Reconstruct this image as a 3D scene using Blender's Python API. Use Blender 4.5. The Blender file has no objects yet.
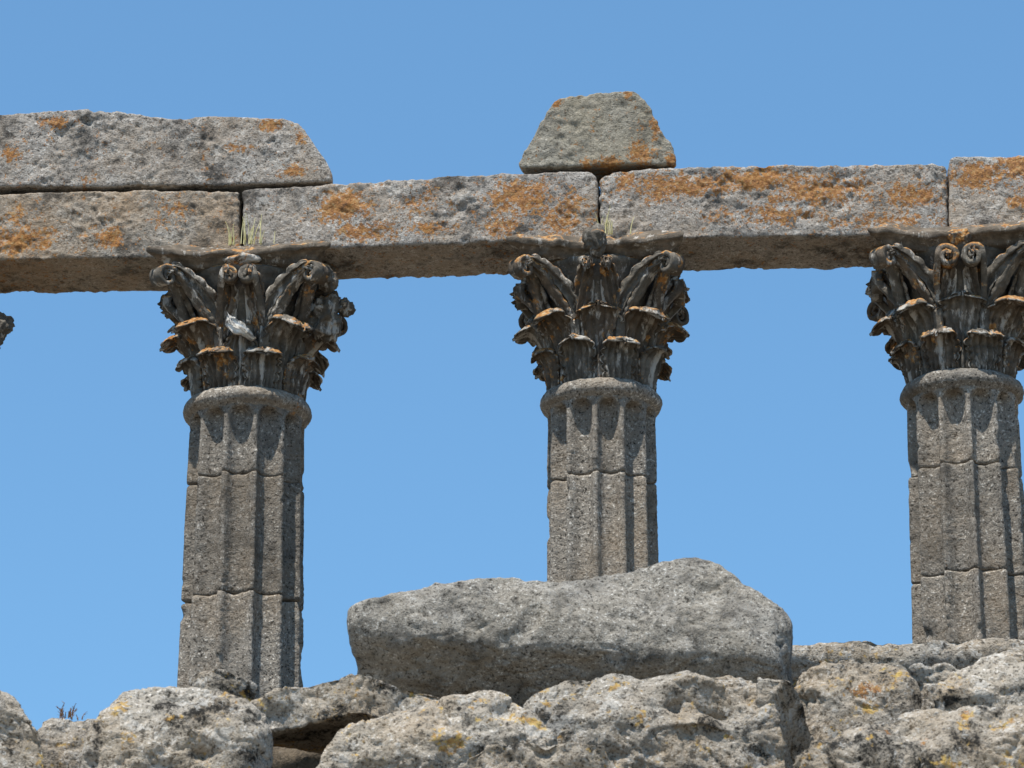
import bpy, math, random
import numpy as np
from mathutils import Vector

# ---------------------------------------------------------------- camera, light, exposure
SC = bpy.context.scene
COL = SC.collection
F_PX, PITCH, CAM_Z = 3600.0, math.radians(20.0), 1.6
cam = bpy.data.cameras.new('camera')
cam_o = bpy.data.objects.new('camera', cam)
COL.objects.link(cam_o)
cam_o.location = (0, 0, CAM_Z)
cam_o.rotation_euler = (math.pi / 2 + PITCH, 0, 0)
cam.sensor_width = 36.0
cam.lens = F_PX / 1024 * 36.0
cam.clip_start, cam.clip_end = 0.1, 20000
cam.dof.use_dof = True
cam.dof.focus_distance = 28.6
cam.dof.aperture_fstop = 5.6
SC.camera = cam_o

SUN_EL, SUN_AZ = math.radians(67), math.radians(27)      # azimuth: left of straight behind the camera
to_sun = Vector((-math.sin(SUN_AZ) * math.cos(SUN_EL), -math.cos(SUN_AZ) * math.cos(SUN_EL), math.sin(SUN_EL)))
world = bpy.data.worlds.new('World')
SC.world = world
world.use_nodes = True
wn, wl = world.node_tree.nodes, world.node_tree.links
bg = wn['Background']
sky = wn.new('ShaderNodeTexSky')
sky.sky_type = 'NISHITA'
sky.sun_disc = False
sky.sun_elevation = SUN_EL
sky.sun_rotation = math.pi + SUN_AZ
sky.altitude = 300
sky.air_density = 1.0
sky.dust_density = 0.15
sky.ozone_density = 4.0
tint = wn.new('ShaderNodeMix')
tint.data_type = 'RGBA'
tint.blend_type = 'MULTIPLY'
tint.inputs[0].default_value = 1.0
tint.inputs[7].default_value = (0.94, 1.49, 1.86, 1)
sky_gamma = wn.new('ShaderNodeGamma')
sky_gamma.inputs[1].default_value = 0.65
wl.new(sky.outputs[0], sky_gamma.inputs[0])
wl.new(sky_gamma.outputs[0], tint.inputs[6])
wl.new(tint.outputs[2], bg.inputs['Color'])
bg.inputs['Strength'].default_value = 0.118
sun = bpy.data.lights.new('sun', 'SUN')
sun.energy = 5.0
sun.angle = math.radians(0.53)
sun.color = (1.0, 0.955, 0.88)
sun_o = bpy.data.objects.new('sun', sun)
COL.objects.link(sun_o)
sun_o.rotation_euler = to_sun.to_track_quat('Z', 'Y').to_euler()
SC.view_settings.view_transform = 'Standard'
SC.view_settings.look = 'None'
SC.view_settings.gamma = 1.0
SC.view_settings.use_curve_mapping = False
SC.view_settings.exposure = 0.45
SC.render.engine = 'CYCLES'
SC.cycles.use_denoising = True
SC.cycles.max_bounces = 6

# ---------------------------------------------------------------- frames
CAM = np.array([0, 0, CAM_Z])
_F = np.array([0, math.cos(PITCH), math.sin(PITCH)])
_U = np.array([0, -math.sin(PITCH), math.cos(PITCH)])
_R = np.array([1.0, 0, 0])


def ray(px, py):
    return _F * F_PX + _R * (px - 512) + _U * (384 - py)


class Frame:
    """an upright plan frame: t along, d away from the viewer, z up (z is the world's)"""
    def __init__(s, origin, slope):
        h = math.hypot(1, slope)
        s.a = np.array([1, -slope, 0]) / h
        s.b = np.array([slope, 1, 0]) / h
        s.o = np.array([origin[0], origin[1], 0.0])
        s.rot = -math.atan(slope)

    def L(s, px, py, d=0.0):
        r = ray(px, py)
        k = (np.dot(s.o - CAM, s.b) + d) / np.dot(r, s.b)
        p = CAM + k * r
        return np.array([np.dot(p - s.o, s.a), d, p[2]])

    def W(s, t, d, z):
        return s.o + s.a * t + s.b * d + np.array([0, 0, z])


_r = ray(601, 376)
_M = CAM + _r * (28.0 / _r[1])
CF = Frame(_M, 0.075)                   # colonnade
PF = Frame((0, 20.0), 0.0)              # ruined podium edge

# ---------------------------------------------------------------- noise
_rng = np.random.RandomState(7)
_perm = _rng.permutation(256).astype(np.int64)
_perm = np.concatenate([_perm, _perm])
_grad = _rng.normal(size=(256, 3))
_grad /= np.linalg.norm(_grad, axis=1)[:, None]


def perlin(p):
    i = np.floor(p).astype(np.int64)
    f = p - i
    u = f * f * f * (f * (f * 6 - 15) + 10)
    i &= 255
    out = 0
    for dx in (0, 1):
        for dy in (0, 1):
            for dz in (0, 1):
                h = _perm[_perm[_perm[(i[:, 0] + dx) & 255] + ((i[:, 1] + dy) & 255)] + ((i[:, 2] + dz) & 255)]
                g = _grad[h]
                dot = g[:, 0] * (f[:, 0] - dx) + g[:, 1] * (f[:, 1] - dy) + g[:, 2] * (f[:, 2] - dz)
                w = (u[:, 0] if dx else 1 - u[:, 0]) * (u[:, 1] if dy else 1 - u[:, 1]) * (u[:, 2] if dz else 1 - u[:, 2])
                out = out + w * dot
    return out * 1.5


def fbm(p, octs=3, gain=0.5):
    a, s = 1.0, 0
    for k in range(octs):
        s = s + a * perlin(p * (2.03 ** k) + 17.3 * k)
        a *= gain
    return s


def stone_noise(p, amps):
    """amps: list of (frequency, amplitude, kind)"""
    d = np.zeros(len(p))
    calm = np.clip(0.75 + 0.9 * perlin(p * 1.9 + 77.7) + 0.5 * perlin(p * 5.1 + 11.1), 0.12, 1.7)
    for k, (fr, am, kind) in enumerate(amps):
        n = perlin(p * fr + 31.7 * k)
        if kind == 'b':
            n = 0.5 - np.abs(n) * 1.6          # rounded lumps with creases
        elif kind == 'p':
            n = -np.clip(n - 0.18, 0, 1) * 2.2  # pits
        elif kind == 'c':
            n = -np.exp(-(n / 0.055) ** 2)      # cracks
        d += am * n * (calm if fr > 6 else 1.0)
    return d


# ---------------------------------------------------------------- mesh helpers
def make_mesh(name, v, q, mat, parent=None, smooth=True, lich=None):
    me = bpy.data.meshes.new(name)
    v = np.asarray(v, dtype=np.float32)
    q = np.asarray(q, dtype=np.int32)
    me.vertices.add(len(v))
    me.vertices.foreach_set('co', v.ravel())
    n = q.shape[1]
    me.loops.add(len(q) * n)
    me.loops.foreach_set('vertex_index', q.ravel())
    me.polygons.add(len(q))
    me.polygons.foreach_set('loop_start', np.arange(0, len(q) * n, n, dtype=np.int32))
    me.polygons.foreach_set('loop_total', np.full(len(q), n, dtype=np.int32))
    me.update(calc_edges=True)
    me.validate()
    me.polygons.foreach_set('use_smooth', np.full(len(me.polygons), smooth))
    if lich is not None:
        at = me.attributes.new('lichen', 'FLOAT', 'POINT')
        at.data.foreach_set('value', np.asarray(lich, dtype=np.float32))
    me.materials.append(mat)
    o = bpy.data.objects.new(name, me)
    COL.objects.link(o)
    if parent:
        o.parent = parent
    return o


def vnormals(v, q):
    n = np.zeros_like(v)
    a, b, c, d = (v[q[:, k]] for k in range(4))
    fn = np.cross(c - a, d - b)
    for k in range(4):
        np.add.at(n, q[:, k], fn)
    return n / np.maximum(np.linalg.norm(n, axis=1), 1e-9)[:, None]


def box_lattice(nx, ny, nz):
    """quads of a box surface on an integer lattice, shared vertices, outward winding"""
    P, Q = [], []

    def face(fix, val, ax1, ax2, n1, n2, flip):
        g1, g2 = np.meshgrid(np.arange(n1 + 1), np.arange(n2 + 1), indexing='ij')
        pts = np.zeros((n1 + 1, n2 + 1, 3), dtype=np.int64)
        pts[..., fix] = val
        pts[..., ax1] = g1
        pts[..., ax2] = g2
        base = sum(len(x) for x in P)
        idx = np.arange((n1 + 1) * (n2 + 1)).reshape(n1 + 1, n2 + 1) + base
        q = np.stack([idx[:-1, :-1], idx[1:, :-1], idx[1:, 1:], idx[:-1, 1:]], -1).reshape(-1, 4)
        if flip:
            q = q[:, ::-1]
        P.append(pts.reshape(-1, 3))
        Q.append(q)
    face(2, nz, 0, 1, nx, ny, False)
    face(2, 0, 0, 1, nx, ny, True)
    face(0, nx, 1, 2, ny, nz, False)
    face(0, 0, 1, 2, ny, nz, True)
    face(1, ny, 2, 0, nz, nx, False)
    face(1, 0, 2, 0, nz, nx, True)
    P = np.concatenate(P)
    Q = np.concatenate(Q)
    key = (P[:, 0] * 100003 + P[:, 1]) * 100003 + P[:, 2]
    _, first, inv = np.unique(key, return_index=True, return_inverse=True)
    return P[first], inv[Q]


def tag(o, label=None, cat=None, group=None, kind=None):
    if label: o['label'] = label
    if cat: o['category'] = cat
    if group: o['group'] = group
    o['kind'] = kind or 'thing'
    return o


# ---------------------------------------------------------------- materials
class NT:
    def __init__(s, name):
        s.m = bpy.data.materials.new(name)
        s.m.use_nodes = True
        s.t = s.m.node_tree
        s.b = s.t.nodes['Principled BSDF']
        s.b.inputs['Roughness'].default_value = 0.9
        s.b.inputs['Specular IOR Level'].default_value = 0.25
        tc = s.t.nodes.new('ShaderNodeTexCoord')
        oi = s.t.nodes.new('ShaderNodeObjectInfo')
        mu = s.n('ShaderNodeMath', operation='MULTIPLY')
        s.l(oi.outputs['Random'], mu.inputs[0])
        mu.inputs[1].default_value = 60.0
        ad = s.n('ShaderNodeVectorMath', operation='ADD')
        s.l(tc.outputs['Object'], ad.inputs[0])
        s.l(mu.outputs[0], ad.inputs[1])
        s.co = ad.outputs[0]

    def n(s, kind, **kw):
        x = s.t.nodes.new(kind)
        for k, v in kw.items():
            setattr(x, k, v)
        return x

    def l(s, a, b):
        s.t.links.new(a, b)

    def noise(s, scale, detail=3.0, rough=0.55, off=0.0, stretch=None):
        x = s.n('ShaderNodeTexNoise')
        x.inputs['Scale'].default_value = scale
        x.inputs['Detail'].default_value = detail
        x.inputs['Roughness'].default_value = rough
        m = s.n('ShaderNodeMapping')
        m.inputs['Location'].default_value = (off, off * 1.7, off * 0.6)
        if stretch: m.inputs['Scale'].default_value = stretch
        s.l(s.co, m.inputs['Vector'])
        s.l(m.outputs[0], x.inputs['Vector'])
        return x.outputs['Fac']

    def vor(s, scale, feature='F1', out='Distance', off=0.0):
        x = s.n('ShaderNodeTexVoronoi', feature=feature)
        x.inputs['Scale'].default_value = scale
        s.l(s.co, x.inputs['Vector'])
        return x.outputs[out]

    def ramp(s, fac, lo, hi, a=0.0, b=1.0):
        x = s.n('ShaderNodeMapRange', interpolation_type='SMOOTHSTEP')
        x.inputs['From Min'].default_value = lo
        x.inputs['From Max'].default_value = hi
        x.inputs['To Min'].default_value = a
        x.inputs['To Max'].default_value = b
        s.l(fac, x.inputs['Value'])
        return x.outputs[0]

    def cramp(s, fac, stops):
        x = s.n('ShaderNodeValToRGB')
        e = x.color_ramp.elements
        while len(e) < len(stops): e.new(0.5)
        for k, (p, c) in enumerate(stops):
            e[k].position = p
            e[k].color = (*c, 1)
        s.l(fac, x.inputs[0])
        return x.outputs[0]

    def mix(s, fac, a, b, mode='MIX'):
        x = s.n('ShaderNodeMix', data_type='RGBA', blend_type=mode)
        if isinstance(fac, (int, float)): x.inputs[0].default_value = fac
        else: s.l(fac, x.inputs[0])
        for k, c in ((6, a), (7, b)):
            if isinstance(c, tuple): x.inputs[k].default_value = (*c, 1)
            else: s.l(c, x.inputs[k])
        return x.outputs[2]

    def math(s, op, a, b=None, clamp=False):
        x = s.n('ShaderNodeMath', operation=op, use_clamp=clamp)
        for k, c in ((0, a), (1, b)):
            if c is None: continue
            if isinstance(c, (int, float)): x.inputs[k].default_value = c
            else: s.l(c, x.inputs[k])
        return x.outputs[0]

    def attr(s, name):
        x = s.n('ShaderNodeAttribute', attribute_name=name)
        return x.outputs['Fac']

    def bump(s, heights):
        prev = None
        for h, dist, strength in heights:
            x = s.n('ShaderNodeBump')
            x.inputs['Distance'].default_value = dist
            x.inputs['Strength'].default_value = strength
            s.l(h, x.inputs['Height'])
            if prev: s.l(prev, x.inputs['Normal'])
            prev = x.outputs[0]
        s.l(prev, s.b.inputs['Normal'])


def granite(name, dark, mid, light, grain=55.0, warm=(0.30, 0.22, 0.13), warm_amt=0.4, lich_base=0.0, lich_gain=1.0,
            yellow=0.0, white=0.0, stain=0.5, bump=1.0, vary=0.16):
    k = NT(name)
    g1 = k.noise(grain, 2.0, 0.7)
    g2 = k.noise(grain * 2.3, 1.0, 0.6, 5.0)
    gr = k.math('ADD', k.math('MULTIPLY', g1, 0.6), k.math('MULTIPLY', g2, 0.4))
    col = k.cramp(gr, [(0.36, dark), (0.47, mid), (0.56, mid), (0.68, light)])
    # broad tone drift of the stone itself
    big = k.noise(1.7, 4.0, 0.6, 3.0)
    col = k.mix(k.ramp(big, 0.35, 0.7, 0.0, warm_amt), col, warm)
    # black crust lichen in patches with ragged edges
    st = k.math('ADD', k.noise(3.1, 6.0, 0.68, 9.0), k.math('MULTIPLY', k.math('SUBTRACT', gr, 0.5), 0.5))
    col = k.mix(k.ramp(st, 0.53, 0.66, 0.0, stain), col, tuple(c * 0.45 for c in dark))
    st2 = k.noise(11.0, 5.0, 0.7, 19.0)
    col = k.mix(k.ramp(st2, 0.56, 0.66, 0.0, stain * 0.8), col, tuple(c * 0.6 for c in dark))
    if white:
        w = k.math('ADD', k.noise(7.0, 5.0, 0.7, 41.0), k.math('MULTIPLY', k.math('SUBTRACT', g2, 0.5), 0.3))
        col = k.mix(k.ramp(w, 0.54, 0.64, 0.0, white), col, (0.50, 0.48, 0.44))
    # orange lichen: wherever the mesh carries it, broken up by noise
    ln = k.math('ADD', k.math('MULTIPLY', k.noise(8.0, 6.0, 0.7, 23.0), 0.65), k.math('MULTIPLY', k.noise(34.0, 4.0, 0.7, 29.0), 0.85))
    la = k.math('ADD', k.math('MULTIPLY', k.attr('lichen'), 0.31 * lich_gain), lich_base)
    lm = k.ramp(k.math('ADD', ln, la), 0.83, 0.92, 0.0, 0.88)
    lcol = k.cramp(k.noise(30.0, 3.0, 0.7, 37.0), [(0.3, (0.11, 0.045, 0.015)), (0.45, (0.25, 0.10, 0.022)), (0.57, (0.33, 0.155, 0.04)), (0.72, (0.38, 0.27, 0.14))])
    col = k.mix(lm, col, lcol)
    if yellow:
        yn = k.math('ADD', k.noise(5.0, 5.0, 0.65, 51.0), k.math('MULTIPLY', k.math('SUBTRACT', k.noise(28.0, 2.0, 0.6, 57.0), 0.5), 0.5))
        ym = k.ramp(yn, 0.60, 0.70, 0.0, yellow)
        col = k.mix(ym, col, k.cramp(k.noise(22.0, 2.0, 0.6, 61.0), [(0.35, (0.30, 0.16, 0.04)), (0.65, (0.52, 0.36, 0.10))]))
    oi = k.n('ShaderNodeObjectInfo')                 # every stone came from a slightly different bed
    hv = k.n('ShaderNodeHueSaturation')
    k.l(k.ramp(oi.outputs['Random'], 0.0, 1.0, 1.0 - vary / 2, 1.0 + vary / 2), hv.inputs['Value'])
    k.l(col, hv.inputs['Color'])
    k.l(hv.outputs[0], k.b.inputs['Base Color'])
    k.bump([(k.noise(9.0, 8.0, 0.72, 2.0), 0.05, 0.5 * bump), (g1, 0.014, 0.6 * bump), (g2, 0.006, 0.5 * bump)])
    return k.m


def marble(name, base=(0.105, 0.092, 0.074), light=0.7, lich=0.0):
    k = NT(name)
    n1 = k.noise(9.0, 5.0, 0.65)
    col = k.cramp(n1, [(0.32, tuple(c * 0.6 for c in base)), (0.5, base), (0.66, tuple(min(c * 1.7, 0.78) for c in base))])
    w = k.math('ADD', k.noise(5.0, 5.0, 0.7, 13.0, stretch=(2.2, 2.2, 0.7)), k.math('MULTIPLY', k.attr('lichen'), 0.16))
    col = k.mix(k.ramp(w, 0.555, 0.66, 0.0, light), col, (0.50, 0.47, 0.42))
    ln = k.math('ADD', k.noise(6.5, 4.0, 0.6, 21.0), k.math('MULTIPLY', k.noise(26.0, 2.0, 0.6, 27.0), 0.35))
    ge = k.n('ShaderNodeNewGeometry')
    sx = k.n('ShaderNodeSeparateXYZ')
    k.l(ge.outputs['Normal'], sx.inputs[0])
    up = k.ramp(sx.outputs['Z'], 0.05, 0.75, 0.0, 0.19)     # lichen colonises ledges
    lm = k.ramp(k.math('ADD', k.math('ADD', ln, up), lich), 0.82, 0.92, 0.0, 0.9)
    lcol = k.cramp(k.noise(34.0, 3.0, 0.7, 33.0), [(0.32, (0.20, 0.085, 0.03)), (0.5, (0.38, 0.17, 0.04)), (0.64, (0.44, 0.33, 0.18)), (0.75, (0.48, 0.44, 0.38))])
    col = k.mix(lm, col, lcol)
    k.l(col, k.b.inputs['Base Color'])
    k.b.inputs['Roughness'].default_value = 0.8
    k.bump([(k.noise(22.0, 6.0, 0.68, 2.0), 0.03, 0.7), (k.noise(90.0, 2.0, 0.6, 4.0), 0.006, 0.6)])
    return k.m


M_beam = granite('weathered_granite_beam', (0.05, 0.045, 0.04), (0.275, 0.252, 0.225), (0.58, 0.56, 0.53), grain=32, warm=(0.29, 0.215, 0.14), warm_amt=0.45, lich_base=-0.02, stain=0.8, white=0.4, bump=1.25)
M_brown = granite('browner_granite_beam', (0.05, 0.043, 0.035), (0.24, 0.212, 0.175), (0.48, 0.45, 0.41), grain=32, warm=(0.29, 0.20, 0.12), warm_amt=0.65, lich_base=-0.01, stain=0.75, white=0.2, bump=1.2)
M_shaft = granite('weathered_granite_shaft', (0.026, 0.023, 0.02), (0.215, 0.192, 0.162), (0.66, 0.62, 0.55), grain=30, warm=(0.22, 0.16, 0.10), warm_amt=0.4, lich_base=-0.13, stain=0.45, vary=0.34, bump=1.3)
M_loose = granite('grey_granite_loose', (0.028, 0.026, 0.024), (0.235, 0.217, 0.188), (0.66, 0.64, 0.59), grain=36, warm=(0.25, 0.21, 0.15), warm_amt=0.3, lich_base=-0.5, stain=0.65, white=0.25, bump=1.3)
M_rough = granite('lichened_granite_rubble', (0.04, 0.035, 0.028), (0.325, 0.292, 0.245), (0.74, 0.70, 0.64), grain=28, warm=(0.30, 0.215, 0.125), warm_amt=0.5, lich_base=-0.16, yellow=0.85, white=0.55, stain=1.0, bump=1.5)
M_marble = marble('blackened_marble')
M_marble_o = marble('lichened_marble', base=(0.095, 0.075, 0.055), lich=0.07)
M_abacus = marble('weathered_abacus_marble', base=(0.11, 0.088, 0.065), lich=-0.07)
M_white = marble('broken_white_marble', base=(0.78, 0.76, 0.72), light=0.1, lich=-0.5)
M_core = granite('rubble_core', (0.03, 0.024, 0.018), (0.10, 0.078, 0.056), (0.24, 0.2, 0.16), grain=30, lich_base=-0.5, stain=0.7)  # brown earth fill, its colour darkened to stand in for shade in the hollow


def plain(name, stops, scale=8.0, stretch=None):
    k = NT(name)
    k.l(k.cramp(k.noise(scale, 4.0, 0.6, stretch=stretch), stops), k.b.inputs['Base Color'])
    return k.m


M_ground = plain('dry_gravel_ground', [(0.35, (0.26, 0.22, 0.16)), (0.65, (0.38, 0.33, 0.26))], 3.0)
M_straw = plain('dry_grass_stems', [(0.35, (0.42, 0.38, 0.16)), (0.65, (0.62, 0.58, 0.34))], 20.0)
M_twig = plain('dry_red_brown_weed', [(0.35, (0.13, 0.06, 0.03)), (0.65, (0.24, 0.14, 0.07))], 20.0)

# ---------------------------------------------------------------- setting: ground
g = make_mesh('ground', [(-6000, -6000, 0), (6000, -6000, 0), (6000, 6000, 0), (-6000, 6000, 0)], [(0, 1, 2, 3)], M_ground)
tag(g, 'dry gravel ground below the ruined podium', kind='structure')


# ---------------------------------------------------------------- stones
def stone(name, outline, fr, d0, depth, mat, facets=(), p=22, spacing=0.014, amps=(), tilt=0.0, edges={}, dents=(), lichen=(), shift=0.0,
          profile=None, seed=0.0, parent=None, grow=1.012, back=0.0):
    """A block bounded by planes through the (convex) outline's edges seen at depth d0, a front plane, a back plane and extra
    facets; edges rounded, faces roughened. outline: picture points, clockwise. Returns an object whose origin is the block's middle."""
    P = np.array([fr.L(x, y, d0 + back) for x, y in outline])
    P[:, 1] = d0
    ctr = np.array([(P[:, 0].min() + P[:, 0].max()) / 2, d0 + depth / 2, (P[:, 2].min() + P[:, 2].max()) / 2])
    planes = [(np.array([0, -1.0, 0]), depth / 2), (np.array([0, 1.0, 0]), depth / 2)]
    m = len(P)
    for k in range(m):
        a, b = P[k], P[(k + 1) % m]
        e = b - a
        n = np.array([-e[2], 0, e[0]])
        n /= np.linalg.norm(n)
        if np.dot(n, a - ctr) < 0: n = -n
        n = n + np.array([0, edges.get(k, tilt), 0])
        n /= np.linalg.norm(n)
        planes.append((n, np.dot(n, a + np.array([0, back, 0]) - ctr)))
    for (px, py, dy, n) in facets:
        n = np.array(n, dtype=float)
        n /= np.linalg.norm(n)
        planes.append((n, np.dot(n, fr.L(px, py, d0 + dy) - ctr)))
    half = np.array([(P[:, 0].max() - P[:, 0].min()) / 2, depth / 2, (P[:, 2].max() - P[:, 2].min()) / 2])
    cnt = np.maximum((2 * half / spacing).astype(int), 6)
    V, Q = box_lattice(*cnt)
    x = (V / cnt * 2 - 1) * half
    s = np.zeros(len(x))
    for n, dd in planes:
        s += np.maximum(0, x @ n / max(dd, 0.02)) ** p
    x = x / np.maximum(s, 1e-9)[:, None] ** (1.0 / p) * grow
    if profile:                                     # extra up/down of the upper side along t: (t picture x at d0, dz)
        tx = np.array([fr.L(px, outline[0][1], d0)[0] - ctr[0] for px, _ in profile])
        tz = np.array([dz for _, dz in profile])
        x[:, 2] += np.interp(x[:, 0], tx, tz) * np.clip(x[:, 2] / half[2] * 1.5, 0, 1)
    N = vnormals(x, Q)
    for (px, py, dy, rad, dep) in dents:
        c = fr.L(px, py, d0 + dy) - ctr
        rr = np.atleast_1d(np.array(rad, dtype=float))
        if len(rr) == 1: rr = np.repeat(rr, 3)
        w = np.exp(-(((x - c) / rr) ** 2).sum(1))
        x = x - N * (w * dep)[:, None]
    N = vnormals(x, Q)
    off = np.array([seed * 3.1, seed * 7.7, seed * 1.3])
    low = [a for a in amps if a[0] < 4.0 and a[2] == 'n']          # the broad warp moves both sides of an arris together
    if low:
        x = x + np.stack([stone_noise(x + off + 40.0 * k, low) for k in range(3)], -1)
        N = vnormals(x, Q)
    x = x + N * stone_noise(x + off, [a for a in amps if a not in low])[:, None]
    li = np.zeros(len(x))
    for (px, py, rad, amt) in lichen:
        c = fr.L(px, py, d0) - ctr
        rx, rz = (rad if isinstance(rad, tuple) else (rad, rad))
        w = np.exp(-(((x[:, 0] - c[0]) / rx) ** 2 + ((x[:, 2] - c[2]) / rz) ** 2))
        li = np.maximum(li, amt * w)
    o = make_mesh(name, x, Q, mat, parent, lich=li)
    w = fr.W(*ctr)
    w[2] = ctr[2]
    o.location = w
    o.rotation_euler = (0, 0, fr.rot)
    return o


BEAM = [(0.9, 0.014, 'n'), (3.2, 0.011, 'n'), (7.3, 0.012, 'n'), (11.7, 0.012, 'n'), (12.0, 0.009, 'p'), (23.0, 0.010, 'n'), (44.0, 0.007, 'n')]
ROUGH = [(1.2, 0.075, 'n'), (2.9, 0.055, 'n'), (6.5, 0.030, 'n'), (3.6, 0.04, 'p'), (13.0, 0.013, 'n'), (27.0, 0.010, 'n'), (44., .007, 'n'), (3.7, 0.012, 'c'), (7.1, 0.014, 'c')]
LOOSE = [(1.2, 0.04, 'n'), (3.0, 0.026, 'n'), (4.1, 0.010, 'c'), (5.0, 0.03, 'p'), (8.0, 0.016, 'n'), (19.0, 0.009, 'n'), (42.0, 0.006, 'n')]
G_ARCH, G_TOP = 'architrave blocks spanning the columns', 'blocks lying on top of the architrave'

# architrave
o = stone('architrave_block', [(-104, 193), (120, 191), (237.5, 187), (238, 256), (-104, 262)], CF, -0.385, 0.76, M_brown, p=40, amps=BEAM, seed=1,
          lichen=[(20, 240, (0.35, 0.14), 0.75), (110, 238, (0.14, 0.1), 0.7), (15, 215, (0.12, 0.1), 0.5), (165, 210, 0.2, 0.35)])
tag(o, 'brownish lintel under the long grey upper block, at the left end of the row', 'stone block', G_ARCH)
o = stone('architrave_block', [(245.5, 189), (333, 182), (420, 178), (589, 169), (596, 172), (596.5, 239), (245.5, 250)], CF, -0.385, 0.73, M_beam, p=40, amps=BEAM, seed=2,
          lichen=[(345, 206, (0.28, 0.16), 0.95), (360, 232, (0.3, 0.1), 0.8), (420, 205, (0.25, 0.12), 0.5), (520, 200, (0.3, 0.2), 0.8), (560, 215, (0.3, 0.2), 0.75), (500, 228, (0.2, 0.1), 0.8), (425, 230, (0.15, 0.1), 0.6)])
tag(o, 'grey lintel with orange lichen spanning from the left to the middle full column', 'stone block', G_ARCH)
o = stone('architrave_block', [(601.5, 176), (614, 171), (680, 167), (946, 164), (946.5, 234), (601.5, 239)], CF, -0.385, 0.73, M_beam, p=40, amps=BEAM, seed=3,
          lichen=[(690, 185, (0.6, 0.12), 0.85), (760, 178, (0.4, 0.12), 0.9), (660, 195, (0.12, 0.1), 0.9), (820, 190, (0.5, 0.16), 0.75), (910, 195, (0.3, 0.14), 0.85), (770, 215, (0.5, 0.12), 0.6), (880, 222, (0.4, 0.08), 0.7), (625, 182, 0.12, 0.8)])
tag(o, 'lichen-spotted lintel spanning from the middle to the right column', 'stone block', G_ARCH)
o = stone('architrave_block', [(951, 157), (1000, 155), (1250, 146), (1250, 230), (951, 236)], CF, -0.40, 0.75, M_beam, p=40, amps=BEAM, seed=4,
          lichen=[(980, 175, (0.25, 0.12), 1.0), (1015, 165, (0.2, 0.15), 0.9), (1020, 200, 0.1, 0.8)])
tag(o, 'lintel cut by the right frame edge, its top standing a little higher than its neighbour', 'stone block', G_ARCH)
# upper blocks
o = stone('frieze_block', [(-100, 112), (293, 117), (300, 122), (334, 174), (332, 183), (240, 185), (-100, 189)], CF, -0.385, 0.72, M_beam, p=34, amps=BEAM, seed=5, tilt=0.1,
          profile=[(-100, -.02), (0, -.02), (40, .025), (125, .03), (155, -.01), (172, -.035), (200, 0.0), (240, 0.0), (300, 0)],
          lichen=[(10, 155, 0.1, 0.8), (55, 124, (0.12, 0.06), 0.9), (268, 126, (0.1, 0.06), 1.0), (240, 147, (0.14, 0.05), 0.8), (300, 140, 0.07, 0.9), (296, 172, (0.1, 0.05), 0.9), (85, 183, 0.08, .5)])
tag(o, 'long pale grey block with a notched top and sloping right end, lying on two lintels', 'stone block', G_TOP)
M_cap = granite('weathered_granite_capping', (0.05, 0.046, 0.038), (0.255, 0.238, 0.198), (0.52, 0.49, 0.43), grain=38, warm=(0.28, 0.24, 0.165), warm_amt=0.5, lich_base=-0.02, stain=0.6, bump=1.2)
o = stone('capping_block', [(519, 160), (553, 101), (575, 96), (605, 92), (637, 91), (644, 97), (677, 155), (676, 165), (600, 167), (518, 169)], CF, -0.36, 0.62, M_cap, p=30,
          amps=BEAM, seed=6, tilt=0.12, lichen=[(640, 155, (0.12, 0.12), 0.9), (610, 163, (0.15, 0.05), 0.95), (586, 164, 0.06, .8), (628, 95, 0.05, 0.9), (655, 125, (0.05, 0.14), 0.9), (556, 104, 0.05, 0.9), (672, 160, 0.07, 0.9)])
tag(o, 'trapezoid block standing alone on the lintel joint above the middle column', 'stone block', G_TOP)

# ---------------------------------------------------------------- columns
Z_CAP, Z_ARCH, Z_FLOOR = 11.68, 12.95, 5.6
H_CAP = Z_ARCH - Z_CAP


def rough(v, q, amps, seed=0.0):
    N = vnormals(v, q)
    return v + N * stone_noise(v + seed * 5.13, amps)[:, None]


def lathe_grid(nz, na):
    idx = np.arange(nz * na).reshape(nz, na)
    nx = np.roll(idx, -1, axis=1)
    return np.stack([idx[:-1], nx[:-1], nx[1:], idx[1:]], -1).reshape(-1, 4)


def cap_ends(v, q, nz, na):
    """close a lathe with a centre fan made of quads"""
    v = np.vstack([v, [[0, 0, v[:na, 2].mean()], [0, 0, v[(nz - 1) * na:nz * na, 2].mean()]]])
    cb, ct = len(v) - 2, len(v) - 1
    i = np.arange(0, na, 2)
    top = (nz - 1) * na
    qb = np.stack([np.full(len(i), cb), (i + 2) % na, i + 1, i], -1)
    qt = np.stack([np.full(len(i), ct), top + i, top + i + 1, top + (i + 2) % na], -1)
    return v, np.vstack([q, qb, qt])


def shaft_radius(r0, z, taper=0.016):        # z measured down from the capital
    return r0 * (1.0 + taper * np.clip(-z, 0, 9) - 0.0008 * z * z)


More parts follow.
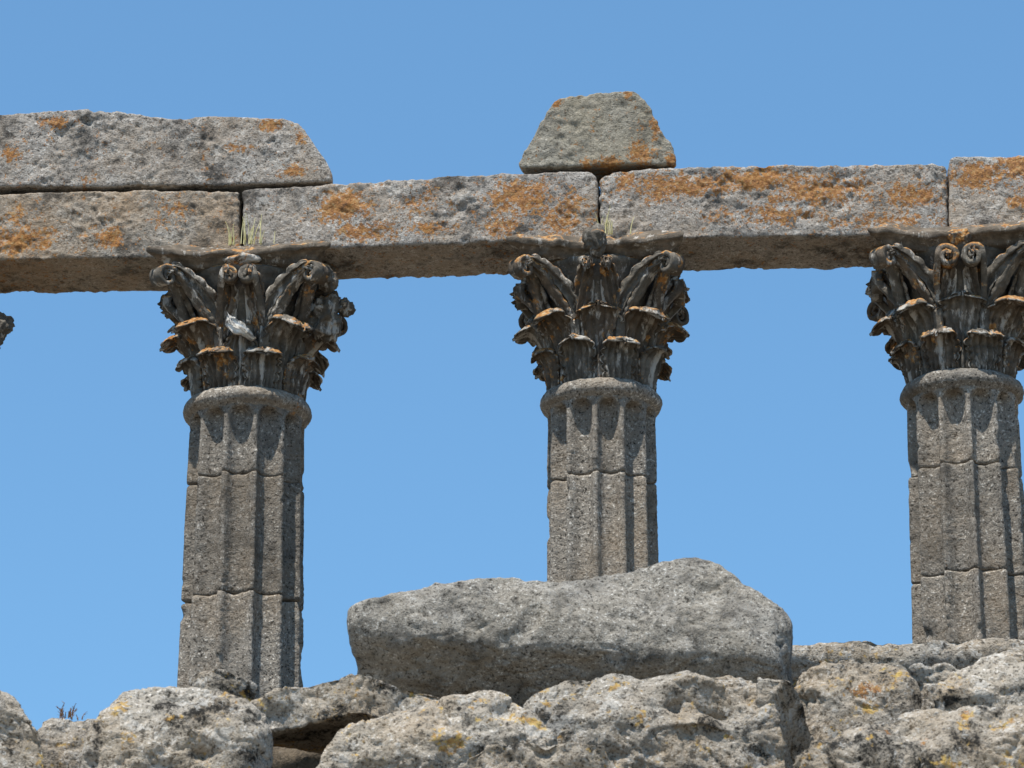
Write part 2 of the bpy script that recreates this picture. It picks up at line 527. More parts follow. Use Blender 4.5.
def drum(r0, z0, z1, phase, seed, parent, taper, dz=0.013, last_top=False):
    na = 12 * 18
    nz = max(int((z1 - z0) / dz), 4)
    th = np.arange(na) / na * 2 * math.pi
    w0 = perlin(np.stack([np.cos(th) * 2 + seed, np.sin(th) * 2, np.full(na, z0)], -1)) * 0.008 + perlin(np.stack([np.cos(th) * 7 + seed, np.sin(th) * 7, np.full(na, z0)], -1)) * 0.010
    w1 = perlin(np.stack([np.cos(th) * 2 + seed, np.sin(th) * 2, np.full(na, z1)], -1)) * 0.008 + perlin(np.stack([np.cos(th) * 7 + seed, np.sin(th) * 7, np.full(na, z1)], -1)) * 0.010
    if last_top: w1 = w1 * 0
    u = np.linspace(0, 1, nz)[:, None]
    z = (z0 + 0.004 + w0)[None] * (1 - u) + (z1 - 0.004 + w1)[None] * u
    sec = ((th - phase) / (2 * math.pi) * 12 + 0.5) % 1.0 - 0.5      # 0 = middle of a flute
    q = np.clip(np.abs(sec) / 0.42, 0, 1)
    prof = (1 - q ** 2.8) ** 0.7
    zend = -0.150 - 0.10 * (1 - np.sqrt(np.maximum(0, 1 - q * q)))
    t = np.clip((zend[None] - z) / 0.035, 0, 1)
    end = t * t * (3 - 2 * t)
    R = shaft_radius(r0, z, taper)
    dep = 0.10 * prof[None] * end
    near = np.minimum(z - z[:1], z[-1:] - z)
    R = R - dep - (0.010 + 0.03 * np.clip(perlin(np.stack([np.cos(th) * 3 + seed, np.sin(th) * 3, np.full(na, seed * 2 + z1)], -1)), 0, 1))[None] * np.exp(-(near / 0.011) ** 2)
    v = np.stack([R * np.cos(th)[None], R * np.sin(th)[None], z], -1).reshape(-1, 3)
    qd = lathe_grid(nz, na)
    off = seed * 3.7
    v = rough(v, qd, [(2.0, 0.006, 'n'), (9.0, 0.004, 'n'), (24.0, 0.004, 'b'), (48.0, 0.004, 'n')], off)
    # chipped arrises
    ch = np.clip(perlin(v * 5.0 + off) - 0.38, 0, 1) * 0.10
    ridge = (np.abs(sec)[None] > 0.36).repeat(nz, 0).ravel()
    k = 1 - ch * ridge / r0
    v[:, 0] *= k
    v[:, 1] *= k
    li = np.clip(perlin(v * 2.2 + off) - 0.45, 0, 1) * 1.2
    v, qd = cap_ends(v, qd, nz, na)
    return make_mesh('drum', v, qd, M_shaft, parent, lich=np.append(li, [0, 0]))


def ring(name, prof, mat, parent, seed, na=150, amps=((3.0, 0.012, 'n'), (11.0, 0.010, 'n'), (28.0, 0.007, 'b')), dens=0.014):
    prof = np.array(prof, dtype=float)
    seg = np.r_[0, np.cumsum(np.hypot(*np.diff(prof, axis=0).T))]
    n = max(int(seg[-1] / dens), 6)
    s = np.linspace(0, seg[-1], n)
    r, z = np.interp(s, seg, prof[:, 0]), np.interp(s, seg, prof[:, 1])
    th = np.arange(na) / na * 2 * math.pi
    v = np.stack([r[:, None] * np.cos(th)[None], r[:, None] * np.sin(th)[None], np.repeat(z[:, None], na, 1)], -1).reshape(-1, 3)
    q = lathe_grid(n, na)
    v = rough(v, q, amps, seed)
    v, q = cap_ends(v, q, n, na)
    li = np.clip(perlin(v * 3 + seed) - 0.2, 0, 1)
    return make_mesh(name, v, q, mat, parent, lich=li)


def unit(a):
    return a / np.maximum(np.linalg.norm(a, axis=-1, keepdims=True), 1e-9)


def smooth_path(pts, n):
    """Catmull-Rom through pts, n samples"""
    p = np.array(pts, dtype=float)
    p = np.vstack([2 * p[0] - p[1], p, 2 * p[-1] - p[-2]])
    m = len(p) - 3
    out = []
    for u in np.linspace(0, m - 1e-6, n):
        i = int(u)
        t = u - i
        a, b, c, d = p[i:i + 4]
        out.append(0.5 * (2 * b + (c - a) * t + (2 * a - 5 * b + 4 * c - d) * t * t + (3 * b - a - 3 * c + d) * t ** 3))
    return np.array(out)


def leaf(name, mat, parent, path, width, lobes=5, seed=0.0, thick=0.034, ribs=6, cup=0.02, nu=48, nv=33, wrap=True, cut=1.0, white=0.4, serr=0.3):
    """acanthus leaf: path = [(theta, r, z)...] base to tip, width = half widths along it"""
    c = smooth_path(path, nu)
    th, r, z = c.T
    u = np.linspace(0, cut, nu)
    C = np.stack([r * np.sin(th), -r * np.cos(th), z], -1)          # theta 0 faces the viewer's side
    T = unit(np.gradient(C, axis=0))
    rad = np.stack([np.sin(th), -np.cos(th), 0 * th], -1)
    S = np.cross(T, rad)
    tang = np.stack([np.cos(th), np.sin(th), 0 * th], -1)
    S = unit(S + tang * 0.15)
    S *= np.sign((S * tang).sum(1, keepdims=True) + 1e-6)
    N = unit(np.cross(S, T))
    w = np.interp(u, np.linspace(0, 1, len(width)), width)
    ph = (u * lobes) % 1.0
    lob = np.sqrt(np.maximum(0, 1 - (2 * ph - 1) ** 2))             # rounded lobes with deep nicks
    tip = np.sqrt(np.clip(1 - np.clip((u - 0.86) / 0.14, 0, 1) ** 2, 0.05, 1))
    v = np.linspace(-1, 1, nv)
    ww = w[:, None] * (1 - serr * (1 - lob)[:, None] * np.abs(v)[None] ** 3) * tip[:, None]
    rel = (-cup * (np.abs(v)[None] ** 2) * (1.0 - 1.6 * u[:, None] ** 3)
           + 0.015 * np.cos(v[None] * math.pi * ribs)
           + 0.016 * np.exp(-(v[None] / 0.13) ** 2)
           + 0.016 * (lob[:, None] - 0.5) * np.abs(v)[None] ** 1.5)
    finger = np.abs(np.cos(v * math.pi * 3.0)) ** 0.7 - 0.9 + 1.0 * (1 - v * v)
    C = C[:, None] + T[:, None] * (0.075 * finger[None] * np.clip((u[:, None] - 0.72) / 0.28, 0, 1))[..., None]
    P = C + S[:, None] * (ww * v[None])[..., None] + N[:, None] * rel[..., None]
    if wrap:
        hr = np.hypot(P[..., 0], P[..., 1])
        want = (r[:, None] + rel)
        P[..., :2] *= (want / np.maximum(hr, 1e-6))[..., None]
    tk = thick * (1 - 0.55 * np.abs(v)[None] ** 2) * (1 - 0.3 * u[:, None])
    B = P - N[:, None] * tk[..., None]
    V = np.concatenate([P.reshape(-1, 3), B.reshape(-1, 3)])
    idx = np.arange(nu * nv).reshape(nu, nv)
    f = np.stack([idx[:-1, :-1], idx[:-1, 1:], idx[1:, 1:], idx[1:, :-1]], -1).reshape(-1, 4)
    b = f[:, ::-1] + nu * nv
    loop = np.concatenate([idx[0, :-1], idx[:-1, -1], idx[-1, :0:-1], idx[:0:-1, 0]])
    nx = np.roll(loop, -1)
    e = np.stack([loop, loop + nu * nv, nx + nu * nv, nx], -1)
    Q = np.concatenate([f, b, e])
    V = V + np.stack([stone_noise(V + seed * 3.3 + 9.0 * k, [(5.0, 0.014, 'n'), (14.0, 0.008, 'n'), (31.0, 0.006, 'n')]) for k in range(3)], -1)
    V = rough(V, Q, [(9.0, 0.007, 'n'), (19.0, 0.005, 'b'), (40.0, 0.004, 'n')], seed)
    # worn-through pale midrib streak; painted highlight on sunlit, lichened rim and tip
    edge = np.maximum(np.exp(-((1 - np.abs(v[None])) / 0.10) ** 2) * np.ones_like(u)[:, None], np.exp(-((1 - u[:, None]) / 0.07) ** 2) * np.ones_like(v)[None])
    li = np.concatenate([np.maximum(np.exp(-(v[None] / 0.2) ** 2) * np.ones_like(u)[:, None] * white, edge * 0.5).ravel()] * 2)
    return make_mesh(name, V, Q, mat, parent, lich=li)


def ribbon(name, mat, parent, path, side, half, thick, seed=0.0, white=0.2):
    """a bar of rectangular section along path; side = direction of its width"""
    C = np.array(path)
    n = len(C)
    T = unit(np.gradient(C, axis=0))
    S = np.broadcast_to(np.array(side, dtype=float), C.shape) if np.ndim(side) == 1 else np.array(side)
    N = unit(np.cross(S, T))
    half, thick = np.broadcast_to(half, n), np.broadcast_to(thick, n)
    ring_ = [(-1, -1), (-0.33, -1.0), (0.33, -1.0), (1, -1), (1.0, 0), (1, 1), (0.33, 0.8), (-0.33, 0.8), (-1, 1), (-1.0, 0)]
    m = len(ring_)
    V = np.stack([C + S * (a * half)[:, None] + N * (b * thick)[:, None] for a, b in ring_], 1).reshape(-1, 3)
    idx = np.arange(n * m).reshape(n, m)
    nx = np.roll(idx, -1, axis=1)
    Q = np.stack([idx[:-1], idx[1:], nx[1:], nx[:-1]], -1).reshape(-1, 4)
    ends = []
    for row, fl in ((idx[0], False), (idx[-1], True)):
        for a in (0, 1, 2, 3):
            qd = [row[a], row[a + 1], row[(m - 2 - a)], row[(m - 1 - a)]]
            ends.append(qd[::-1] if fl else qd)
    Q = np.vstack([Q, ends])
    V = rough(V, Q, [(9.0, 0.010, 'n'), (24.0, 0.006, 'b')], seed)
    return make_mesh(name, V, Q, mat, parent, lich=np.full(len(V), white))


def spiral(center, e1, e2, r0, r1, a0, turns, n=44):
    u = np.linspace(0, 1, n)
    a = a0 - turns * 2 * math.pi * u
    r = r0 * (1 - u) + r1 * u
    return center + (r * np.cos(a))[:, None] * e1 + (r * np.sin(a))[:, None] * e2


def lump(name, mat, parent, loc, half, seed, amp=0.35, n=14, white=0.0):
    V, Q = box_lattice(n, n, n)
    x = V / n * 2.0 - 1
    x = unit(x) * (1 - 0.25 * (1 - np.abs(unit(x)).max(1, keepdims=True)))
    x = x * np.array(half)
    N = unit(x)
    sc = np.mean(half)
    x = x + N * stone_noise(x / sc + seed * 9.1, [(0.9, amp * sc, 'n'), (1.9, amp * 0.6 * sc, 'b'), (4.0, amp * 0.35 * sc, 'n'), (9.0, amp * 0.15 * sc, 'n')])[:, None]
    o = make_mesh(name, x, Q, mat, parent, lich=np.full(len(x), white))
    o.location = loc
    return o


D = math.radians


def capital(parent, scale, seed, miss=(), fleuron='flower', curl=0.075):
    rg = random.Random(seed)
    bell = ring('bell', [(0.40, 0.0), (0.40, 0.3), (0.425, 0.6), (0.48, 0.82), (0.55, 0.96), (0.575, 1.0), (0.58, 1.03), (0.55, 1.05)], M_marble, None, seed)
    cap = bell
    cap.name = 'capital'
    cap.parent = parent
    cap.location = (0, 0, Z_CAP - Z_FLOOR)
    cap.scale = (scale, scale, H_CAP / 1.27)
    # lower row between, upper row on the axes and diagonals
    for k in range(8):
        t = D(45 * k + 22.5)
        if ('low', k) in miss: continue
        j = rg.uniform(-0.03, 0.03)
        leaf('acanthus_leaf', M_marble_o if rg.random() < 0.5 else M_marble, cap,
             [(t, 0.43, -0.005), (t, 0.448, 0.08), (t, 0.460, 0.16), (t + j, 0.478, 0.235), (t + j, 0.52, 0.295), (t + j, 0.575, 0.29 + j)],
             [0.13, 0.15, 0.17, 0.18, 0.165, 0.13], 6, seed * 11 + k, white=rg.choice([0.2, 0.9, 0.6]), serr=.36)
    for k in range(8):
        t = D(45 * k)
        if ('up', k) in miss: continue
        j = rg.uniform(-0.03, 0.03)
        out = 0.0 if k == 0 else (0.055 if k % 2 else 0.045)
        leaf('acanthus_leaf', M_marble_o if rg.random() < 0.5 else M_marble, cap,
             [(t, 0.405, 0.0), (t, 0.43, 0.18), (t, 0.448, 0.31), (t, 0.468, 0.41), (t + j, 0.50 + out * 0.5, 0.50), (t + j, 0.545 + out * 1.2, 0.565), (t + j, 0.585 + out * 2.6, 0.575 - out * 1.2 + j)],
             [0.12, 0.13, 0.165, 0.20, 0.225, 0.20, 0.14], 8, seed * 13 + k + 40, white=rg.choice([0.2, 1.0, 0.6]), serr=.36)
    for k in range(8):                                               # stalks with their sheath leaves, volutes and helices
        t0 = D(45 * k + 22.5)
        face = D(90 * round((45 * k + 22.5) / 90.0))
        corner = D(45 + 90 * math.floor(k / 2))
        sg = 1 if corner > t0 else -1                                # towards the corner
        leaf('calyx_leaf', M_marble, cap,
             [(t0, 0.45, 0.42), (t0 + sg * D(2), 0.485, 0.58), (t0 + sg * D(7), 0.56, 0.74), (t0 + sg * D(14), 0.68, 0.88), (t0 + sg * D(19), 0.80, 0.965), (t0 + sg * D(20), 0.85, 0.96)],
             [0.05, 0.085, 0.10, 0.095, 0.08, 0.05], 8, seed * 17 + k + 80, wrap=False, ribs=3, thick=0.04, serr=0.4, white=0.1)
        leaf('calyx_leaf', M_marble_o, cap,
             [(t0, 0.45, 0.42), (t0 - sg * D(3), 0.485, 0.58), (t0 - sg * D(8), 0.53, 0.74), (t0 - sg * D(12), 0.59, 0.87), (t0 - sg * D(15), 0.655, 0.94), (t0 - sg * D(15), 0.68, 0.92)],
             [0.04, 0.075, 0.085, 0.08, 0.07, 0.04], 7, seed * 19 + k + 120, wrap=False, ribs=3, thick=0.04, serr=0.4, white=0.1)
        # corner volute
        if ('vol', k) not in miss:
            er = np.array([math.sin(corner), -math.cos(corner), 0])
            et = np.array([math.cos(corner), math.sin(corner), 0])
            ez = np.array([0, 0, 1.0])
            s0 = np.array([0.47 * math.sin(t0 + sg * D(4)), -0.47 * math.cos(t0 + sg * D(4)), 0.52])
            ce = er * 0.865 - et * 0.032 * sg + ez * 0.912
            sp = spiral(ce, er, ez, 0.088, 0.016, D(110), 1.55)
            stem = smooth_path([s0, s0 * 0.55 + (er * 0.66 - et * 0.1 * sg + ez * 0.74) * 0.45 + ez * 0.03, er * 0.70 - et * 0.065 * sg + ez * 0.885, sp[0]], 60)
            path = np.vstack([stem[:-1], sp])
            n = len(path)
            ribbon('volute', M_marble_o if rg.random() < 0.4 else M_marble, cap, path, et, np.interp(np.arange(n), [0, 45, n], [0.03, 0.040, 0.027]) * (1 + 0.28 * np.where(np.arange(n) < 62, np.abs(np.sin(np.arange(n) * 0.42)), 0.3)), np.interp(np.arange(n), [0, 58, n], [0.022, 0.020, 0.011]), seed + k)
        # inner helix
        if ('hel', k) not in miss:
            fx = np.array([math.cos(face), math.sin(face), 0])
            fo = np.array([math.sin(face), -math.cos(face), 0])
            sd = 1 if t0 > face else -1
            s0 = np.array([0.46 * math.sin(t0), -0.46 * math.cos(t0), 0.55])
            ce = fo * 0.655 + fx * sd * (curl + 0.012) + np.array([0, 0, 0.89])
            sp = spiral(ce, fx * sd, np.array([0, 0, 1.0]), curl, 0.016, D(40), -1.5)
            stem = smooth_path([s0, fo * 0.53 + fx * sd * (0.10 + curl) + np.array([0, 0, 0.72]), sp[0] - np.array([0, 0, 0.07]) + fx * sd * 0.012, sp[0]], 20)
            path = np.vstack([stem[:-1], sp])
            n = len(path)
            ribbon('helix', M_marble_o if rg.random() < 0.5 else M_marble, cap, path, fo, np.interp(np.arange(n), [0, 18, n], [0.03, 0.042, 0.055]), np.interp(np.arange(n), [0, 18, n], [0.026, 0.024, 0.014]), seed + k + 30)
        # caulis
        tb = np.linspace(0, 1, 10)
        rr = 0.445 + 0.035 * tb
        path = np.stack([rr * math.sin(t0), -rr * math.cos(t0), 0.30 + 0.22 * tb], -1)
        ribbon('stalk', M_marble, cap, path, np.array([math.cos(t0), math.sin(t0), 0]), 0.035, 0.03, seed + k + 60)
        # worn pale strip of the bell beside the face's axis
        ts = face + (1 if t0 > face else -1) * D(7.5)
        zz = np.linspace(0.56, 0.84, 14)
        rr = np.interp(zz, [0.3, 0.6, 0.82, 0.98], [0.40, 0.425, 0.48, 0.55]) + 0.012
        path = np.stack([rr * math.sin(ts), -rr * math.cos(ts), zz], -1)
        ribbon('stem', M_marble, cap, path, np.array([math.cos(ts), math.sin(ts), 0]), 0.028 + 0.012 * np.sin(zz * 9), 0.022, seed + k + 70, white=1.3)
    # abacus: concave sides, cut corners
    pts = []
    for f in range(4):
        for x in np.linspace(-0.71, 0.71, 44):
            d = -(0.585 + 0.135 * (abs(x) / 0.71) ** 2)
            c, s_ = math.cos(f * math.pi / 2), math.sin(f * math.pi / 2)
            pts.append((x * c - d * s_, x * s_ + d * c))
    pts = np.array(pts)
    na = len(pts)
    prof = [(0.84, 1.03), (0.855, 1.055), (0.88, 1.078), (0.93, 1.092), (0.93, 1.10), (1.00, 1.104), (1.012, 1.112), (1.014, 1.13), (1.012, 1.148), (1.0, 1.156), (0.97, 1.165), (0.90, 1.195), (0.78, 1.235), (0.66, 1.268), (0.5, 1.268)]
    V = np.concatenate([np.column_stack([pts * s_, np.full(na, z)]) for s_, z in prof])
    q = lathe_grid(len(prof), na)
    V = V + np.stack([stone_noise(V + seed * 2.3 + 9.0 * k, [(3.0, 0.03, 'n'), (8.0, 0.024, 'n'), (19.0, 0.014, 'n')]) for k in range(3)], -1)
    V = rough(V, q, [(13.0, 0.010, 'n'), (30.0, 0.006, 'b')], seed)
    V, q = cap_ends(V, q, len(prof), na)
    V[:, 2] = np.minimum(V[:, 2], 1.27)
    make_mesh('abacus', V, q, M_abacus, cap, lich=np.zeros(len(V)))
    for f in range(4):
        a = f * math.pi / 2
        c = np.array([math.sin(a), -math.cos(a), 0])
        if fleuron == 'knob' or f:
            lump('fleuron', M_marble, cap, tuple(c * 0.60 + np.array([0, 0, 1.15])), (0.09, 0.09, 0.14), seed + f, 0.4)
        elif fleuron == 'flat':
            lump('fleuron', M_marble_o, cap, tuple(c * 0.565 + np.array([0, 0, 1.08])), (0.14, 0.05, 0.05), seed + f, 0.5, white=1.0)
        else:
            lump('fleuron', M_marble_o, cap, tuple(c * 0.575 + np.array([0, 0, 1.10])), (0.09, 0.06, 0.07), seed + f, 0.5)
    return cap


def column(t, r0, joints, phase, seed, label, taper=0.016, **kw):
    root = bpy.data.objects.new('corinthian_column', None)
    COL.objects.link(root)
    w = CF.W(t, 0, 0)
    root.location = (w[0], w[1], Z_FLOOR)
    root.rotation_euler = (0, 0, CF.rot)
    tag(root, label, 'column', 'corinthian columns of the temple front')
    H = Z_CAP - Z_FLOOR
    hb = 0.42
    zs = [0.0] + list(joints) + [-(H - hb)]
    zs[0] = -0.10
    for a, (zt, zb) in enumerate(zip(zs[:-1], zs[1:])):
        vis = a < 3
        d = drum(r0, zb, zt, phase, seed + a * 0.37, root, taper, dz=0.013 if vis else 0.03, last_top=(a == 0))
        d.location = (0, 0, H)
    k = r0
    c = ring('collar', [(k * 0.99, -0.165), (k * 1.005, -0.15), (k * 1.045, -0.135), (k * 1.10, -0.112), (k * 1.125, -0.085), (k * 1.11, -0.045), (k * 1.06, -0.012), (k * 1.00, 0.004)], M_shaft, root, seed)
    c.location = (0, 0, H)
    b = ring('base', [(0.66, 0.0), (0.66, 0.12), (0.68, 0.14), (0.70, 0.18), (0.68, 0.23), (0.60, 0.25), (0.57, 0.30), (0.60, 0.33), (0.60, 0.38), (0.55, 0.41), (0.53, 0.425)], M_marble, root, seed, dens=0.02)
    cap = capital(root, 1.0 + (r0 - 0.446) * 1.2, seed, **kw)
    return root, cap


def zrel(px, py):
    return CF.L(px, py - 6, -0.45)[2] - Z_CAP


FL = 2 * math.pi / 12
front = -math.pi / 2


def phase_for(fillet_px, axis_px, halfw):
    """turn of the fluting that puts one fillet at the picture column fillet_px"""
    return front + math.asin((fillet_px - axis_px) / halfw) + FL / 2


colL, capL = column(-2.945, 0.474, [zrel(240, 477), zrel(240, 597), -3.3, -4.3], phase_for(232, 245, 58), 3.0,
                    'left full column, its blackened capital carrying a broken lump and a small white chip',
                    fleuron='flat', curl=0.062, taper=0.035, miss={('up', 0), ('vol', 3)})
colM, capM = column(0.0, 0.446, [zrel(601, 475), -1.95, -3.1, -4.2], phase_for(597, 601, 54), 5.0,
                    'middle column rising behind the loose boulder, under the trapezoid block', fleuron='knob', miss={('hel', 0), ('hel', 7)})
colR, capR = column(2.96, 0.450, [zrel(963, 466), zrel(963, 574), -2.9, -4.1], phase_for(968, 965, 55), 8.0,
                    'right column with two round spirals on its capital, partly cut by the frame edge', fleuron='flower', curl=0.09, taper=0.035)
colX, capX = column(-5.95, 0.46, [-0.9, -1.9, -3.0, -4.2], front, 11.0, 'column outside the left frame edge, only a dark capital leaf showing', fleuron='flower')

# broken remains on the left capital
lump('broken_leaf', M_marble, capL, (0.63, -0.16, 0.70), (0.13, 0.15, 0.19), 3.3, 0.5, n=24, white=0.45)
lump('broken_leaf', M_marble, capL, (0.79, -0.12, 0.80), (0.06, 0.08, 0.075), 4.1, 0.5, n=16)
lump('broken_leaf', M_marble, capL, (0.66, -0.30, 0.98), (0.07, 0.13, 0.11), 6.1, 0.4, n=16, white=0.3)
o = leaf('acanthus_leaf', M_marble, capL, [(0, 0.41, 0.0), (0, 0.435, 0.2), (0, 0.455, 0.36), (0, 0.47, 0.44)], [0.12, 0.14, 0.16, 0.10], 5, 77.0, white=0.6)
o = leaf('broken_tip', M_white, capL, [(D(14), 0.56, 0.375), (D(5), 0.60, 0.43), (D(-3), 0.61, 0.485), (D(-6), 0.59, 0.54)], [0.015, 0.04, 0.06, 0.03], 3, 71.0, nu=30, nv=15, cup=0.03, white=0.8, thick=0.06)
o['label'] = 'fresh white broken tip of a marble leaf'
lump('broken_leaf', M_marble, capX, (0.90, -0.12, 0.72), (0.11, 0.1, 0.11), 8.1, 0.5, n=18)
lump('broken_leaf', M_marble, capX, (0.80, -0.12, 0.56), (0.11, 0.1, 0.12), 8.7, 0.5, n=18)

# ---------------------------------------------------------------- podium below
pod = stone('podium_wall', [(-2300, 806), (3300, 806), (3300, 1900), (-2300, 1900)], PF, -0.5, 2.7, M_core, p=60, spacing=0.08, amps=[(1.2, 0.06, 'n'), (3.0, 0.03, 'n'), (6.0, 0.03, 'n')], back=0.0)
tag(pod, 'rubble masonry wall of the podium under the tumbled stones', 'wall')
bv = [(x, y, z) for x in (-16, 16) for y in (22.0, 34.0) for z in (-0.2, Z_FLOOR)]
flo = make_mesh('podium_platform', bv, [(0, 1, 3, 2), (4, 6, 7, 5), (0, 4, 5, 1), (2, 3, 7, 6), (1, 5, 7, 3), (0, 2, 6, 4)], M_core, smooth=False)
tag(flo, 'earth platform of the podium on which the columns stand', kind='structure')


# ---------------------------------------------------------------- tumbled stones on the podium edge
o = stone('loose_block', [(354, 655), (353, 628), (360, 607), (385, 592), (445, 577), (520, 567), (640, 561), (690, 551), (716, 552), (742, 571), (787, 607), (794, 640), (794, 696), (640, 712), (365, 712)],
          PF, 0.75, 1.0, M_loose, p=24, amps=LOOSE, profile=[(350, .02), (365, .03), (392, .075), (450, .055), (505, .01), (560, -.035), (630, -.04), (675, 0.0), (700, .03), (725, 0.02), (760, 0), (800, 0)], seed=2.2, tilt=0.12, spacing=0.011, back=0.22, grow=1.04,
          facets=[(560, 645, -0.06, (0.03, -0.84, 0.38)), (560, 650, 0.0, (-0.05, -0.60, -0.85)), (400, 640, -0.02, (-0.30, -0.7, -0.68)), (772, 640, 0.05, (0.86, -0.45, -0.1)), (745, 592, 0.18, (0.4, -0.55, 0.6))],
          dents=[(560, 568, 0.28, (0.28, 0.5, 0.2), 0.045), (660, 600, 0.1, 0.15, 0.03)])
tag(o, 'big loose grey granite block lying across the podium edge in front of the middle column', 'boulder')

G_ST = 'tumbled granite stones along the podium edge'


def st(label, outline, d0, depth, **kw):
    o = stone('podium_stone', outline, PF, d0, depth, kw.pop('mat', M_rough), p=kw.pop('p', 18), amps=kw.pop('amps', ROUGH), spacing=kw.pop('spacing', 0.012), tilt=kw.pop('tilt', 0.35), back=kw.pop('back', 0.12), **kw)
    return tag(o, label, 'stone', G_ST)


UPF = (0, -0.75, 0.65)
st('greyish stone cut by the left frame edge, sloping down to the right', [(-60, 672), (0, 687), (24, 704), (38, 722), (40, 790), (-60, 800)], -0.35, 0.8, seed=1.1, facets=[(20, 700, 0.1, (0.3, -0.6, 0.6))], mat=M_rough)
st('low orange-tinted stone under the dry weed, between two bigger stones', [(38, 720), (60, 714), (92, 714), (108, 745), (108, 800), (38, 800)], 0.3, 0.6, seed=2.3, facets=[(70, 735, 0, UPF)])
st('rounded brownish stone standing highest at the left, cavity to its right', [(96, 740), (106, 692), (124, 676), (160, 671), (225, 681), (262, 706), (282, 745), (278, 775), (200, 800), (96, 800)], -0.2, 0.95, seed=3.7,
   facets=[(180, 715, 0.0, (0, -0.7, 0.6)), (250, 730, 0.05, (0.6, -0.7, 0.1))], dents=[(195, 752, 0.0, (0.07, 0.2, 0.05), 0.1), (150, 712, 0, 0.12, .04)])
st('small pale crest stone right in front of the left full column', [(182, 676), (196, 668), (225, 670), (262, 684), (262, 720), (182, 720)], 0.85, 0.5, seed=4.9, back=0.0, p=12)
st('ridge stone bridging the dark cavity, below and left of the loose block', [(236, 706), (258, 692), (290, 690), (400, 704), (462, 706), (478, 718), (455, 726), (238, 720)], 0.1, 2.0, seed=5.3, back=0.05, tilt=0.1)
st('stone with yellow lichen peaking at the left foot of the loose block', [(318, 790), (330, 748), (385, 712), (440, 690), (485, 677), (500, 679), (528, 700), (560, 720), (575, 800)], -0.15, 0.95, seed=6.1,
   facets=[(440, 720, 0.0, (-0.1, -0.75, 0.62)), (530, 720, 0.1, (0.5, -0.75, 0.3))], dents=[(515, 708, 0.05, (0.06, .2, .05), 0.06), (520, 722, 0, .1, -.03)])
st('broad flat-topped stone with a shadowed hollow, under the right half of the loose block', [(522, 700), (560, 683), (640, 672), (700, 667), (755, 669), (776, 680), (796, 740), (790, 775), (740, 800), (520, 800)], 0.12, 1.0, seed=7.9,
   facets=[(640, 700, 0.05, (0, -0.75, 0.6)), (770, 725, 0.0, (0.35, -0.85, 0.1))],
   dents=[(724, 704, 0.0, (0.17, 0.35, 0.065), 0.17), (690, 690, .1, (.3, .3, .04), -0.04), (672, 701, 0.0, (.05, .2, .04), .06), (700, 722, 0.0, (.2, .2, .03), -0.04), (770, 755, 0, (.08, .2, .06), .07), (620, 752, 0, (.1, .2, .05), .05)])
st('pale stone tip at the bottom frame edge, lowest of the stones', [(420, 800), (470, 766), (540, 757), (600, 762), (640, 800)], -0.5, 0.5, seed=8.3)
st('dark shaded stone wedged between the flat-topped stone and the large right stone', [(760, 684), (784, 684), (827, 722), (829, 748), (812, 795), (760, 795)], 0.2, 0.7, seed=9.1, p=24, tilt=0.1, amps=LOOSE,
   facets=[(764, 715, 0.0, (0.66, -0.55, -0.5))])
st('long pale ledge behind the stones, at the foot of the right column', [(780, 640), (840, 637), (905, 640), (1160, 648), (1160, 690), (780, 690)], 2.6, 1.2, seed=10.3, p=24, back=-0.05, spacing=0.016, amps=LOOSE, facets=[(900, 650, 0, (0, -0.8, 0.55)), (900, 668, 0.05, (0, -0.8, -0.5))])
st('rounded stone with an orange patch, between the loose block and the right edge', [(786, 700), (800, 668), (825, 660), (870, 663), (905, 676), (918, 700), (915, 760), (786, 760)], 0.75, 0.8, seed=11.7,
   facets=[(860, 685, 0, (-0.05, -0.75, 0.6)), (815, 700, .05, (-.7, -.7, .1))], lichen=[(868, 688, (0.13, 0.07), 1.0)])
st('small low stone in the gap left of the smooth tan stone', [(896, 684), (920, 674), (950, 672), (970, 690), (965, 730), (896, 730)], 1.1, 0.5, seed=12.9)
st('smooth tan stone cut by the right frame edge, below the right column', [(938, 697), (955, 672), (985, 653), (1020, 645), (1100, 640), (1100, 740), (938, 740)], 0.45, 0.9, seed=13.3, facets=[(990, 680, 0.0, (-0.2, -0.7, 0.65))])
st('large pale stone filling the bottom right corner, nearest of the stones', [(775, 800), (800, 757), (850, 722), (910, 701), (975, 702), (1120, 715), (1120, 860), (775, 860)], -0.9, 1.2, seed=14.1,
   facets=[(930, 735, 0.05, (-0.05, -0.72, 0.68))], lichen=[(922, 740, (0.05, 0.05), 1.0), (890, 728, .05, .9), (968, 708, .05, .8)])
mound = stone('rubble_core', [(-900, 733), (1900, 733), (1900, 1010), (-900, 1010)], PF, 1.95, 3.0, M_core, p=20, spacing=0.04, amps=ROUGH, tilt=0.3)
tag(mound, 'earthy rubble fill behind the tumbled stones, coloured darker to deepen the shade in the gaps', 'rubble')

# ---------------------------------------------------------------- plants


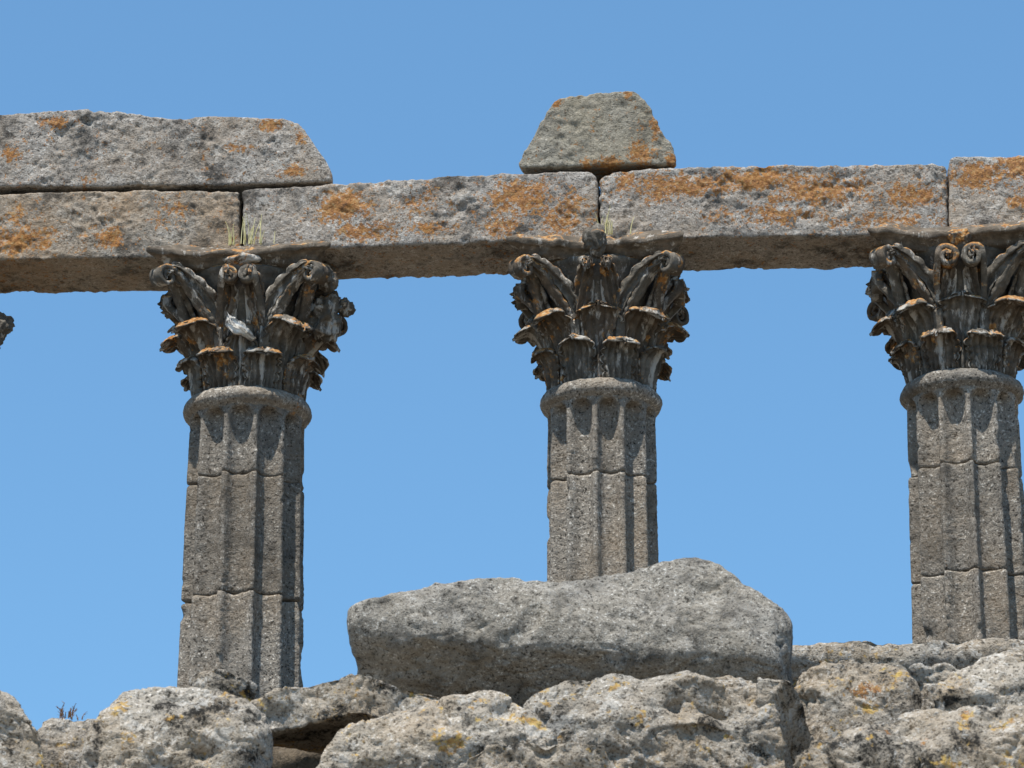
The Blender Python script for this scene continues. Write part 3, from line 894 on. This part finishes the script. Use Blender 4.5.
def stems(name, mat, pts, hh, rad, seed, lean=0.35, branch=0):
    """upright dry stems as thin tapered tubes, one mesh"""
    rg = random.Random(seed)
    V, Q = [], []

    def tube(p0, direc, h, r):
        n, m = 6, 4
        b = len(V)
        bend = Vector((rg.uniform(-1, 1), rg.uniform(-1, 1), 0)) * lean * h
        for i in range(n):
            u = i / (n - 1)
            c = Vector(p0) + direc * (h * u) + bend * u * u
            rr = r * (1 - 0.6 * u)
            for k in range(m):
                a = k * math.pi / 2
                V.append((c.x + rr * math.cos(a), c.y + rr * math.sin(a), c.z))
        for i in range(n - 1):
            for k in range(m):
                Q.append((b + i * m + k, b + i * m + (k + 1) % m, b + (i + 1) * m + (k + 1) % m, b + (i + 1) * m + k))
        return Vector(p0) + direc * h + bend
    for (x, y, z) in pts:
        h = hh * rg.uniform(0.35, 1.1)
        tip = tube((x, y, z), Vector((rg.uniform(-.06, .06), rg.uniform(-.06, .06), 1)).normalized(), h, rad)
        for _ in range(branch):
            k = rg.uniform(0.3, 0.95)
            p = Vector((x, y, z)).lerp(tip, k)
            tube(p, Vector((rg.uniform(-1, 1), rg.uniform(-1, 1), rg.uniform(0.1, 1.0))).normalized(), h * rg.uniform(0.15, 0.4), rad * 0.8)
    c = np.mean([p for p in pts], axis=0)
    o = make_mesh(name, np.array([tuple(v) for v in V]) - c, Q, mat)
    o.location = c
    return o


def tuft(pxs, py, d, label, seed, n=3, h=0.17):
    rg = random.Random(seed)
    pts = []
    for px in pxs:
        for _ in range(n):
            t = CF.L(px + rg.uniform(-2, 2), py, d)
            w = CF.W(t[0], d + rg.uniform(-.02, .02), 0)
            pts.append((w[0], w[1], Z_ARCH - 0.01))
    o = stems('dry_grass', M_straw, pts, h, 0.0048, seed, lean=0.2)
    return tag(o, label, 'grass', 'dry grass sprouting on the capitals')


tuft([230, 233], 248, -0.46, 'dry grass tuft left of the lintel joint above the left capital', 1, n=4, h=.22)
tuft([243, 249, 252, 261], 248, -0.46, 'widest dry grass tuft, right of the lintel joint above the left capital', 2, n=4, h=.25)
tuft([275], 248, -0.46, 'single dry stalk nearest the right corner of the left capital', 3, n=1, h=.22)
tuft([601, 604, 607, 611], 237, -0.46, 'dry grass tuft at the lintel joint above the middle capital', 4, n=3, h=.24)
tuft([630], 237, -0.46, 'single dry stalk on the right half of the middle capital', 5, n=1, h=.2)

pts = []
rg = random.Random(4)
for _ in range(16):
    p = PF.L(rg.gauss(68, 9), rg.uniform(715, 721), 0.42 + rg.uniform(-.04, .1))
    w = PF.W(p[0], p[1], 0)
    pts.append((w[0], w[1], p[2]))
o = stems('dry_weed', M_twig, pts, 0.07, 0.004, 9, lean=0.5, branch=4)
tag(o, 'small reddish brown dry weed rooted among the stones at far left', 'plant')
